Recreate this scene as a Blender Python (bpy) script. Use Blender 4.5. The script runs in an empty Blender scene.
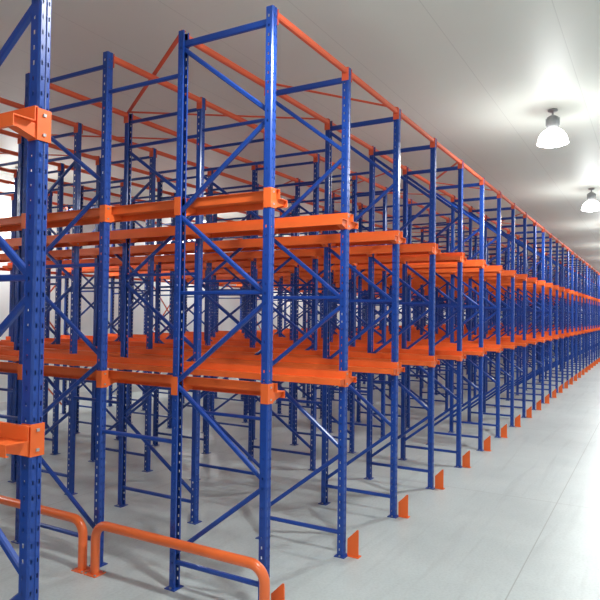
import bpy, math, random
from mathutils import Vector, Matrix
random.seed(3)
sc = bpy.context.scene
try:
    sc.view_settings.view_transform = 'Standard'
except Exception:
    pass

# ------------------------------------------------------------------ materials
def new_mat(name):
    m = bpy.data.materials.new(name); m.use_nodes = True
    nt = m.node_tree
    return m, nt, nt.nodes['Principled BSDF']

def paint(name, col, rough=0.35, var=0.06, spec=0.5, coat=0.0):
    m, nt, b = new_mat(name)
    tc = nt.nodes.new('ShaderNodeTexCoord')
    n = nt.nodes.new('ShaderNodeTexNoise'); n.inputs['Scale'].default_value = 3.0
    n.inputs['Detail'].default_value = 4
    r = nt.nodes.new('ShaderNodeValToRGB')
    r.color_ramp.elements[0].position = 0.3; r.color_ramp.elements[1].position = 0.7
    r.color_ramp.elements[0].color = tuple(c*(1-var) for c in col)+(1,)
    r.color_ramp.elements[1].color = tuple(min(1, c*(1+var)) for c in col)+(1,)
    nt.links.new(tc.outputs['Object'], n.inputs['Vector'])
    nt.links.new(n.outputs['Fac'], r.inputs['Fac'])
    nt.links.new(r.outputs['Color'], b.inputs['Base Color'])
    b.inputs['Roughness'].default_value = rough
    b.inputs['Specular IOR Level'].default_value = spec
    b.inputs['Coat Weight'].default_value = coat
    b.inputs['Coat Roughness'].default_value = 0.15
    return m

BLUE = paint('blue_powder_coat', (0.011, 0.058, 0.32), 0.30, 0.08, 0.45, 0.15)
ORANGE = paint('orange_powder_coat', (0.88, 0.15, 0.03), 0.45, 0.05, 0.35)
ORANGE2 = paint('red_orange_tie_paint', (0.78, 0.13, 0.055), 0.5, 0.05, 0.4)
GUARD = paint('guard_orange_gloss', (0.90, 0.17, 0.04), 0.28, 0.03, 0.5, 0.25)
STEEL = paint('galvanised_steel', (0.45, 0.46, 0.47), 0.4, 0.05)
STEEL.node_tree.nodes['Principled BSDF'].inputs['Metallic'].default_value = 0.6
HOUS = paint('lamp_housing_grey', (0.34, 0.35, 0.36), 0.4, 0.04)

def panel_mat(name, col, axis, pitch, rough=0.45):
    m, nt, b = new_mat(name)
    tc = nt.nodes.new('ShaderNodeTexCoord')
    sep = nt.nodes.new('ShaderNodeSeparateXYZ')
    nt.links.new(tc.outputs['Object'], sep.inputs[0])
    d = nt.nodes.new('ShaderNodeMath'); d.operation = 'DIVIDE'; d.inputs[1].default_value = pitch
    nt.links.new(sep.outputs[axis], d.inputs[0])
    f = nt.nodes.new('ShaderNodeMath'); f.operation = 'FRACT'; nt.links.new(d.outputs[0], f.inputs[0])
    s = nt.nodes.new('ShaderNodeMath'); s.operation = 'SUBTRACT'; s.inputs[1].default_value = 0.5
    nt.links.new(f.outputs[0], s.inputs[0])
    a = nt.nodes.new('ShaderNodeMath'); a.operation = 'ABSOLUTE'; nt.links.new(s.outputs[0], a.inputs[0])
    g = nt.nodes.new('ShaderNodeMath'); g.operation = 'LESS_THAN'; g.inputs[1].default_value = 0.005/pitch
    nt.links.new(a.outputs[0], g.inputs[0])
    n = nt.nodes.new('ShaderNodeTexNoise'); n.inputs['Scale'].default_value = 0.6
    nt.links.new(tc.outputs['Object'], n.inputs['Vector'])
    r = nt.nodes.new('ShaderNodeValToRGB')
    r.color_ramp.elements[0].color = tuple(c*0.95 for c in col)+(1,)
    r.color_ramp.elements[1].color = tuple(min(1, c*1.04) for c in col)+(1,)
    nt.links.new(n.outputs['Fac'], r.inputs['Fac'])
    mx = nt.nodes.new('ShaderNodeMix'); mx.data_type = 'RGBA'
    nt.links.new(g.outputs[0], mx.inputs[0])
    nt.links.new(r.outputs['Color'], mx.inputs[6])
    mx.inputs[7].default_value = tuple(c*0.85 for c in col)+(1,)
    nt.links.new(mx.outputs[2], b.inputs['Base Color'])
    b.inputs['Roughness'].default_value = rough
    return m

CEIL = panel_mat('ceiling_panels', (0.76, 0.785, 0.72), 1, 1.15, 0.5)
WALLX = panel_mat('wall_panels_x', (0.80, 0.83, 0.81), 0, 1.15)
WALLY = panel_mat('wall_panels_y', (0.80, 0.83, 0.81), 1, 1.15)

def floor_mat():
    m, nt, b = new_mat('concrete_floor')
    tc = nt.nodes.new('ShaderNodeTexCoord')
    n = nt.nodes.new('ShaderNodeTexNoise'); n.inputs['Scale'].default_value = 0.9
    n.inputs['Detail'].default_value = 8; n.inputs['Roughness'].default_value = 0.65
    n2 = nt.nodes.new('ShaderNodeTexNoise'); n2.inputs['Scale'].default_value = 40
    n2.inputs['Detail'].default_value = 3
    mp2 = nt.nodes.new('ShaderNodeMapping'); mp2.inputs['Scale'].default_value = (0.35, 5.0, 1)
    n3 = nt.nodes.new('ShaderNodeTexNoise'); n3.inputs['Scale'].default_value = 1.6
    n3.inputs['Detail'].default_value = 6; n3.inputs['Distortion'].default_value = 0.6
    br = nt.nodes.new('ShaderNodeTexBrick')
    br.offset = 0.0; br.inputs['Scale'].default_value = 1.0
    br.inputs['Brick Width'].default_value = 5.2; br.inputs['Row Height'].default_value = 5.2
    br.inputs['Mortar Size'].default_value = 0.006; br.inputs['Mortar Smooth'].default_value = 0.2
    mp = nt.nodes.new('ShaderNodeMapping'); mp.inputs['Location'].default_value = (0.9, 1.55, 0)
    L = nt.links.new
    L(tc.outputs['Object'], n.inputs['Vector']); L(tc.outputs['Object'], n2.inputs['Vector'])
    L(tc.outputs['Object'], mp.inputs['Vector']); L(tc.outputs['Object'], mp2.inputs['Vector'])
    L(mp.outputs[0], br.inputs['Vector']); L(mp2.outputs[0], n3.inputs['Vector'])
    r = nt.nodes.new('ShaderNodeValToRGB')
    r.color_ramp.elements[0].position = 0.25; r.color_ramp.elements[1].position = 0.75
    r.color_ramp.elements[0].color = (0.47, 0.525, 0.525, 1)
    r.color_ramp.elements[1].color = (0.60, 0.655, 0.65, 1)
    L(n.outputs['Fac'], r.inputs['Fac'])
    def mul(a, fac, lo, hi, dark):
        rr = nt.nodes.new('ShaderNodeValToRGB')
        rr.color_ramp.elements[0].position = lo; rr.color_ramp.elements[1].position = hi
        rr.color_ramp.elements[0].color = (dark, dark, dark, 1); rr.color_ramp.elements[1].color = (1, 1, 1, 1)
        L(fac, rr.inputs['Fac'])
        mu = nt.nodes.new('ShaderNodeMix'); mu.data_type = 'RGBA'; mu.blend_type = 'MULTIPLY'
        mu.inputs[0].default_value = 1
        L(a, mu.inputs[6]); L(rr.outputs['Color'], mu.inputs[7])
        return mu.outputs[2]
    c = mul(r.outputs['Color'], n2.outputs['Fac'], .3, .6, .9)
    c = mul(c, n3.outputs['Fac'], .30, .46, .90)
    mx = nt.nodes.new('ShaderNodeMix'); mx.data_type = 'RGBA'
    L(br.outputs['Fac'], mx.inputs[0])
    L(c, mx.inputs[6]); mx.inputs[7].default_value = (0.36, 0.39, 0.38, 1)
    L(mx.outputs[2], b.inputs['Base Color'])
    b.inputs['Roughness'].default_value = 0.38
    b.inputs['Specular IOR Level'].default_value = 0.45
    return m
FLOOR = floor_mat()

def emit(name, col, st):
    m, nt, b = new_mat(name)
    b.inputs['Base Color'].default_value = (0.9, 0.9, 0.9, 1)
    b.inputs['Emission Color'].default_value = col+(1,)
    b.inputs['Emission Strength'].default_value = st
    b.inputs['Roughness'].default_value = 0.2
    return m
LENS = emit('lamp_lens_lit', (1.0, 1.0, 0.98), 16)
BELL = emit('prismatic_reflector_lit', (1.0, 1.0, 0.98), 5.0)

# ------------------------------------------------------------------ mesh builder
class MB:
    def __init__(s): s.v = []; s.f = []; s.m = []
    def poly(s, pts, mi=0):
        i = len(s.v); s.v += [tuple(p) for p in pts]
        s.f.append(tuple(range(i, i+len(pts)))); s.m.append(mi)
    def box(s, a, b, mi=0):
        x0, y0, z0 = a; x1, y1, z1 = b
        i = len(s.v)
        s.v += [(x0,y0,z0),(x1,y0,z0),(x1,y1,z0),(x0,y1,z0),(x0,y0,z1),(x1,y0,z1),(x1,y1,z1),(x0,y1,z1)]
        for q in ((3,2,1,0),(4,5,6,7),(0,1,5,4),(1,2,6,5),(2,3,7,6),(3,0,4,7)):
            s.f.append(tuple(i+k for k in q)); s.m.append(mi)
    def beam(s, p, q, w, h, side, mi=0):
        p = Vector(p); q = Vector(q); d = (q-p).normalized(); sd = Vector(side).normalized()
        t = d.cross(sd).normalized()
        c = min(w, h)*0.22
        prof = [(-w/2+c,-h/2),(w/2-c,-h/2),(w/2,-h/2+c),(w/2,h/2-c),(w/2-c,h/2),(-w/2+c,h/2),(-w/2,h/2-c),(-w/2,-h/2+c)]
        s.extr([p+sd*a+t*b for a, b in prof], q-p, mi)
    def extr(s, ring, vec, mi=0):
        n = len(ring); i = len(s.v)
        s.v += [tuple(r) for r in ring]+[tuple(Vector(r)+vec) for r in ring]
        for k in range(n):
            s.f.append((i+k, i+(k+1) % n, i+n+(k+1) % n, i+n+k)); s.m.append(mi)
        s.f.append(tuple(i+k for k in reversed(range(n)))); s.m.append(mi)
        s.f.append(tuple(i+n+k for k in range(n))); s.m.append(mi)
    def lathe(s, prof, n=32, mi=0, ctr=(0,0,0)):
        i = len(s.v)
        for r, z in prof:
            for k in range(n):
                a = 2*math.pi*k/n
                s.v.append((ctr[0]+r*math.cos(a), ctr[1]+r*math.sin(a), ctr[2]+z))
        for j in range(len(prof)-1):
            for k in range(n):
                s.f.append((i+j*n+k, i+j*n+(k+1) % n, i+(j+1)*n+(k+1) % n, i+(j+1)*n+k)); s.m.append(mi)
    def mesh(s, name, mats, smooth=False):
        me = bpy.data.meshes.new(name); me.from_pydata(s.v, [], s.f)
        for m in mats: me.materials.append(m)
        for p, mi in zip(me.polygons, s.m):
            p.material_index = mi; p.use_smooth = smooth
        me.update(); return me

def obj(name, me, loc=(0,0,0), parent=None):
    o = bpy.data.objects.new(name, me); sc.collection.objects.link(o)
    o.location = loc
    if parent: o.parent = parent
    return o
def empty(name, loc=(0,0,0)):
    o = bpy.data.objects.new(name, None); sc.collection.objects.link(o); o.location = loc
    o.empty_display_size = 0.3
    return o

# ------------------------------------------------------------------ dimensions
BAY = 1.365; NB = 35; H = 4.72
L1, L2 = 1.72, 3.24
PX, PY = 0.036, 0.032
FR = [(0.0, 0.90), (1.80, 2.92), (3.80, 4.92), (5.80, 6.92), (7.80, 8.92)]
RAIL_END = 8.99
OH = -.055

def upright(b, cx, cy, flip, z0=0.006, z1=H):
    f = -1 if flip else 1
    prof = [(-.020,PY),(-PX,PY),(-PX,-PY+.009),(-PX+.010,-PY),(-.008,-PY),(-.005,-PY+.005),(.005,-PY+.005),(.008,-PY),(PX-.010,-PY),(PX,-PY+.009),(PX,PY),(.020,PY)]
    pts = [(cx+x, cy+y*f) for x, y in prof]
    pitch = 0.075
    n = int((z1-z0)/pitch)
    holes = {1: (0.36, 0.58), 3: (0.25, 0.72), 7: (0.28, 0.75), 9: (0.42, 0.64)}
    for i in range(len(pts)-1):
        p, q = pts[i], pts[i+1]
        def P(u, z): return (p[0]+(q[0]-p[0])*u, p[1]+(q[1]-p[1])*u, z)
        if i in holes:
            u0, u1 = holes[i]
            b.poly([P(0,z0),P(u0,z0),P(u0,z1),P(0,z1)])
            b.poly([P(u1,z0),P(1,z0),P(1,z1),P(u1,z1)])
            for k in range(n+1):
                a = z0+k*pitch; c = min(a+pitch-0.022, z1)
                if k == n: c = z1
                b.poly([P(u0,a),P(u1,a),P(u1,c),P(u0,c)])
        else:
            b.poly([P(0,z0),P(1,z0),P(1,z1),P(0,z1)])
    b.box((cx-.060, cy-.055, 0.0005), (cx+.060, cy+.055, 0.008))
    for sx in (-1, 1):
        b.box((cx+sx*.048-.007, cy-.007, .008), (cx+sx*.048+.007, cy+.007, .020), 1)

def frame_mesh(depth, phase):
    b = MB()
    upright(b, 0, 0, False); upright(b, 0, depth, True)
    y0, y1 = 0.012, depth-0.012
    X = Vector((1,0,0))
    for z in (0.22, H-0.12):
        b.beam((0,y0,z),(0,y1,z),.036,.036,X)
    z = 0.30; step = 0.72 if depth < 1 else 0.80
    k = phase
    while z+step < H-0.1:
        a, c = (y0, y1) if k % 2 == 0 else (y1, y0)
        b.beam((0,a,z),(0,c,z+step-.05),.034,.038,X)
        z += step; k += 1
    b.beam((0,y0,z),(0,y1,z),.036,.036,X)
    zz = 2.48 if depth < 1 else 2.75
    b.beam((0,y0,zz),(0,y1,zz),.030,.034,X)
    return b.mesh('upright_frame_%d_%d' % (int(depth*100), phase), [BLUE, STEEL])
fm = {}
for d in (0.90, 1.12):
    for ph in (0, 1): fm[(d, ph)] = frame_mesh(d, ph)

def rail_mesh(sides, tag):
    b = MB()
    t = 0.005
    ys = [y for p in FR for y in p]
    for L in (L1, L2):
        for s in sides:
            cl = [(.050,.050),(.066,.050),(.066,-.018),(.180,-.018),(.180,-.070),(.166,-.070)]
            out = []; inn = []
            for i, (x, z) in enumerate(cl):
                dirs = []
                if i > 0: dirs.append((x-cl[i-1][0], z-cl[i-1][1]))
                if i < len(cl)-1: dirs.append((cl[i+1][0]-x, cl[i+1][1]-z))
                nx = nz = 0
                for dx, dz in dirs:
                    l = math.hypot(dx, dz); nx += -dz/l; nz += dx/l
                out.append((x+nx*t/2, z+nz*t/2)); inn.append((x-nx*t/2, z-nz*t/2))
            ring = out+inn[::-1]
            R = [Vector((s*x, OH, L+z)) for x, z in ring]
            if s < 0: R = R[::-1]
            b.extr(R, Vector((0, RAIL_END-OH, 0)))
            for y in ys:
                for yo in (-.026, .026):
                    A = [(.040,-.022),(.174,-.022),(.174,-.055),(.040,-.095)]
                    R = [Vector((s*x, y+yo-.003, L+z)) for x, z in A]
                    b.extr(R, Vector((0,.006,0)))
                b.poly([(s*.040,y-.026,L-.095),(s*.174,y-.026,L-.055),(s*.174,y+.026,L-.055),(s*.040,y+.026,L-.095)])
        for j, y in enumerate(ys):
            f = -1 if j % 2 == 0 else 1
            e = .0035
            z0, z1 = L-.100, L+.055
            b.box((-PX-e, y+f*(PY+.0005), z0), (PX+e, y+f*(PY+e+.0005), z1))
            for sx in (-1, 1):
                b.box((sx*PX, y-PY, z0), (sx*(PX+e), y+PY, z1))
                if sx in sides:
                    b.box((sx*(PX+e), y-.010, L+.012), (sx*(PX+e+.009), y+.010, L+.032), 1)
            for zz in (z0+.03, z1-.03):
                b.box((-.008, y+f*(PY+e), zz-.007), (.008, y+f*(PY+e+.006), zz+.007), 1)
    return b.mesh('rails_'+tag, [ORANGE, STEEL])
rm_both = rail_mesh((1,-1), 'both'); rm_r = rail_mesh((1,), 'right'); rm_l = rail_mesh((-1,), 'left')

def shoe_mesh():
    b = MB()
    R = [Vector((0, -.050, .002)), Vector((0, -.165, .002)), Vector((0, -.165, .265)), Vector((0, -.150, .265)), Vector((0, -.050, .165))]
    b.extr(R, Vector((.007, 0, 0)))
    R = [Vector((.007,-.165,.002)), Vector((.050,-.145,.002)), Vector((.050,-.145,.20)), Vector((.007,-.165,.265))]
    b.extr(R, Vector((0,.006,0)))
    b.box((-.01,-.17,.001),(.065,-.058,.008))
    return b.mesh('guide_shoe', [ORANGE])
shoe = shoe_mesh()

def tie_mesh(nfr, name):
    b = MB()
    Y = Vector((0,1,0))
    ys = [y for p in FR for y in p]
    zt = H-.035
    for j, y in enumerate(ys):
        for k in range(nfr-1):
            b.beam((k*BAY+PX+.006,y,zt),((k+1)*BAY-PX-.006,y,zt),.050,.055,Y)
        for k in range(nfr):
            x = k*BAY
            for s in (-1, 1):
                if (k == 0 and s < 0) or (k == nfr-1 and s > 0): continue
                xa, xb = sorted((x+s*PX, x+s*(PX+.006)))
                b.box((xa,y-.036,H-.13),(xb,y+.036,H-.004))
    for k in range(nfr-1):
        if k % 4 in (0, 1):
            xa = k*BAY; xb = xa+BAY
            for ya, yb in ((0, .90), (.90, 2.92), (2.92, 4.92), (4.92, 6.92), (6.92, 8.92)):
                if (k+int(ya)) % 2 == 0:
                    b.beam((xa,ya,H+.012),(xb,yb,H+.012),.04,.012,Vector((yb-ya,-BAY,0)))
                else:
                    b.beam((xb,ya,H+.012),(xa,yb,H+.012),.04,.012,Vector((yb-ya,BAY,0)))
    yr = FR[-1][1]+.06
    for k in range(0, nfr-1, 3):
        xa = k*BAY; xb = xa+BAY
        for za, zb in ((.2, 1.65), (1.65, 3.15), (3.15, H)):
            b.beam((xa,yr,za),(xb,yr,zb),.035,.012,Vector((za-zb,0,BAY)))
            b.beam((xb,yr+.014,za),(xa,yr+.014,zb),.035,.012,Vector((zb-za,0,BAY)))
    for z in (1.65, 3.15):
        b.beam((0,yr,z),((nfr-1)*BAY,yr,z),.012,.06,Y)
    return b.mesh(name, [ORANGE2])

def spacer_mesh():
    b = MB(); X = Vector((1,0,0))
    for i in range(len(FR)-1):
        ya, yb = FR[i][1], FR[i+1][0]
        for z in (1.22, 4.35):
            b.beam((0,ya+.03,z),(0,yb-.03,z),.034,.034,X)
    return b.mesh('row_spacers', [BLUE])
spc = spacer_mesh()

def rack(name, x0, nfr):
    root = empty(name, (x0, 0, 0))
    for k in range(nfr):
        x = k*BAY
        for j, (a, c) in enumerate(FR):
            obj('upright_frame', fm[(round(c-a,2), (j+1) % 2)], (x, a, 0), root)
        me = rm_both
        if k == 0: me = rm_r
        if k == nfr-1: me = rm_l
        obj('pallet_rails', me, (x,0,0), root)
        obj('row_spacers', spc, (x,0,0), root)
        obj('guide_shoe', shoe, (x+.02,0,0), root)
    obj('top_ties', tie_mesh(nfr, 'top_ties'), (0,0,0), root)
    return root
rack('drive_in_pallet_rack', 0, NB+1)
XA = -2.085
rack('drive_in_pallet_rack', XA-4*BAY, 5)

# ------------------------------------------------------------------ tubular guards
def guard(y0, y1, x=-0.15, h=0.44, r=0.040):
    pts = []; R = .13; n = 8
    pts.append(Vector((x,y0,.008)))
    for k in range(n+1):
        a = math.pi*(1-k/n/2)
        pts.append(Vector((x, y0+R+R*math.cos(a), h-R+R*math.sin(a))))
    for k in range(n+1):
        a = math.pi/2*(1-k/n)
        pts.append(Vector((x, y1-R+R*math.cos(a), h-R+R*math.sin(a))))
    pts.append(Vector((x,y1,.008)))
    b = MB(); N = 20; X = Vector((1,0,0))
    for i, p in enumerate(pts):
        d = (pts[min(i+1,len(pts)-1)]-pts[max(i-1,0)]).normalized(); t = d.cross(X)
        for k in range(N):
            a = 2*math.pi*k/N
            b.v.append(tuple(p+X*r*math.cos(a)+t*r*math.sin(a)))
    for i in range(len(pts)-1):
        for k in range(N):
            b.f.append((i*N+k, i*N+(k+1)%N, (i+1)*N+(k+1)%N, (i+1)*N+k)); b.m.append(0)
    me = b.mesh('tube', [GUARD], True)
    root = empty('tubular_guard_rail', (0,0,0))
    obj('tube', me, (0,0,0), root)
    p = MB()
    for y in (y0, y1):
        p.box((x-.065,y-.07,.0005),(x+.065,y+.07,.009))
        for sx in (-1,1):
            for sy in (-1,1):
                p.box((x+sx*.052-.007,y+sy*.056-.007,.009),(x+sx*.052+.007,y+sy*.056+.007,.02),1)
    obj('foot_plates', p.mesh('foot_plates',[GUARD,STEEL]), (0,0,0), root)
guard(-.10, 1.68); guard(1.84, 3.67); guard(3.83, 5.66)

# ------------------------------------------------------------------ high-bay lamps
CH = 5.45
def lamp_meshes():
    b = MB()
    b.lathe([(0.0001,0),(.07,0),(.07,-.025),(.015,-.03),(.015,-.09),(.05,-.095),(.085,-.12),(.09,-.25),(.075,-.275),(.055,-.28),(.055,-.30)], 28, 0)
    for k in range(8):
        a = math.pi*2*k/8
        c, s_ = math.cos(a), math.sin(a)
        b.beam((c*.093,s_*.093,-.24),(c*.093,s_*.093,-.13),.012,.02,(c,s_,0))
    h = b.mesh('housing', [HOUS], True)
    b = MB()
    b.lathe([(.056,-.285),(.10,-.30),(.155,-.34),(.195,-.40),(.215,-.46),(.222,-.50),(.228,-.505),(.228,-.515),(.215,-.515)], 36, 0)
    bl = b.mesh('reflector_bell', [BELL], True)
    b = MB()
    b.lathe([(.215,-.508),(.18,-.530),(.10,-.548),(.0001,-.553)], 36, 0)
    ln = b.mesh('lens', [LENS], True)
    return h, bl, ln
lh, lb, ll = lamp_meshes()
def lamp(x, y, power, glow=0.19):
    root = empty('high_bay_lamp', (x,y,CH-.004))
    obj('housing', lh, (0,0,0), root); obj('reflector_bell', lb, (0,0,0), root); obj('lens', ll, (0,0,0), root)
    ld = bpy.data.lights.new('bulb', 'SPOT'); ld.energy = power; ld.color = (0.97, 1.0, 0.99)
    ld.spot_size = math.radians(174); ld.spot_blend = 0.3
    ld.shadow_soft_size = 0.14
    lo = bpy.data.objects.new('bulb', ld); sc.collection.objects.link(lo)
    lo.parent = root; lo.location = (0,0,-.62)
    pd = bpy.data.lights.new('diffused_glow', 'POINT'); pd.energy = power*glow; pd.color = (0.97, 1.0, 0.99)
    pd.shadow_soft_size = 0.2
    po = bpy.data.objects.new('diffused_glow', pd); sc.collection.objects.link(po)
    po.parent = root; po.location = (0,0,-.85)
PW = 335
for k in range(-1, 7):
    lamp(5.89+6.57*k, -1.27, PW)
for k in range(-1, 7):  # added row at the back, put in to brighten the rack interior
    lamp(4.6+6.57*k, 9.5, PW*.8, .14)
lamp(-7.2, -1.27, PW)

# ------------------------------------------------------------------ room
X0, X1, Y0, Y1 = -10.5, 50.0, -4.6, 10.4
def slab(name, a, b_, mat):
    b = MB(); b.box(a, b_); return obj(name, b.mesh(name,[mat]))
slab('floor', (X0-.2,Y0-.2,-.2),(X1+.2,Y1+.2,0), FLOOR)
slab('ceiling', (X0-.2,Y0-.2,CH),(X1+.2,Y1+.2,CH+.2), CEIL)
slab('wall_back', (X0,Y1,0),(X1,Y1+.2,CH), WALLX)
slab('wall_front', (X0,Y0-.2,0),(X1,Y0,CH), WALLX)
slab('wall_right', (X1,Y0,0),(X1+.2,Y1,CH), WALLY)
slab('wall_left', (X0-.2,Y0,0),(X0,Y1,CH), WALLY)
SKIRT = paint('skirting_white', (0.7,0.7,0.68), .5)
slab('baseboard_back', (X0,Y1-.03,0),(X1,Y1,.2), SKIRT)
slab('baseboard_front', (X0,Y0,0),(X1,Y0+.03,.2), SKIRT)

# ------------------------------------------------------------------ world
w = bpy.data.worlds.new('world'); sc.world = w; w.use_nodes = True
w.node_tree.nodes['Background'].inputs[0].default_value = (0.8,0.85,0.9,1)
w.node_tree.nodes['Background'].inputs[1].default_value = 0.3

# ------------------------------------------------------------------ camera
F = 620.0
th = math.atan2(355, F); pitch = math.radians(1.25); roll = math.radians(0.73)
fh = Vector((math.cos(th), math.sin(th), 0)); right = Vector((math.sin(th), -math.cos(th), 0)); up = Vector((0,0,1))
fwd = fh*math.cos(pitch)+up*math.sin(pitch)
upc = up*math.cos(pitch)-fh*math.sin(pitch)
r2 = right*math.cos(roll)+upc*math.sin(roll)
u2 = upc*math.cos(roll)-right*math.sin(roll)
M = Matrix(((r2.x,u2.x,-fwd.x),(r2.y,u2.y,-fwd.y),(r2.z,u2.z,-fwd.z))).to_4x4()
M.translation = Vector((-4.06,-2.61,2.32))
cd = bpy.data.cameras.new('camera'); cd.sensor_width = 36; cd.lens = F/600*36
cam = bpy.data.objects.new('camera', cd); sc.collection.objects.link(cam)
cam.matrix_world = M
cd.clip_start = 0.05; cd.clip_end = 200
sc.camera = cam
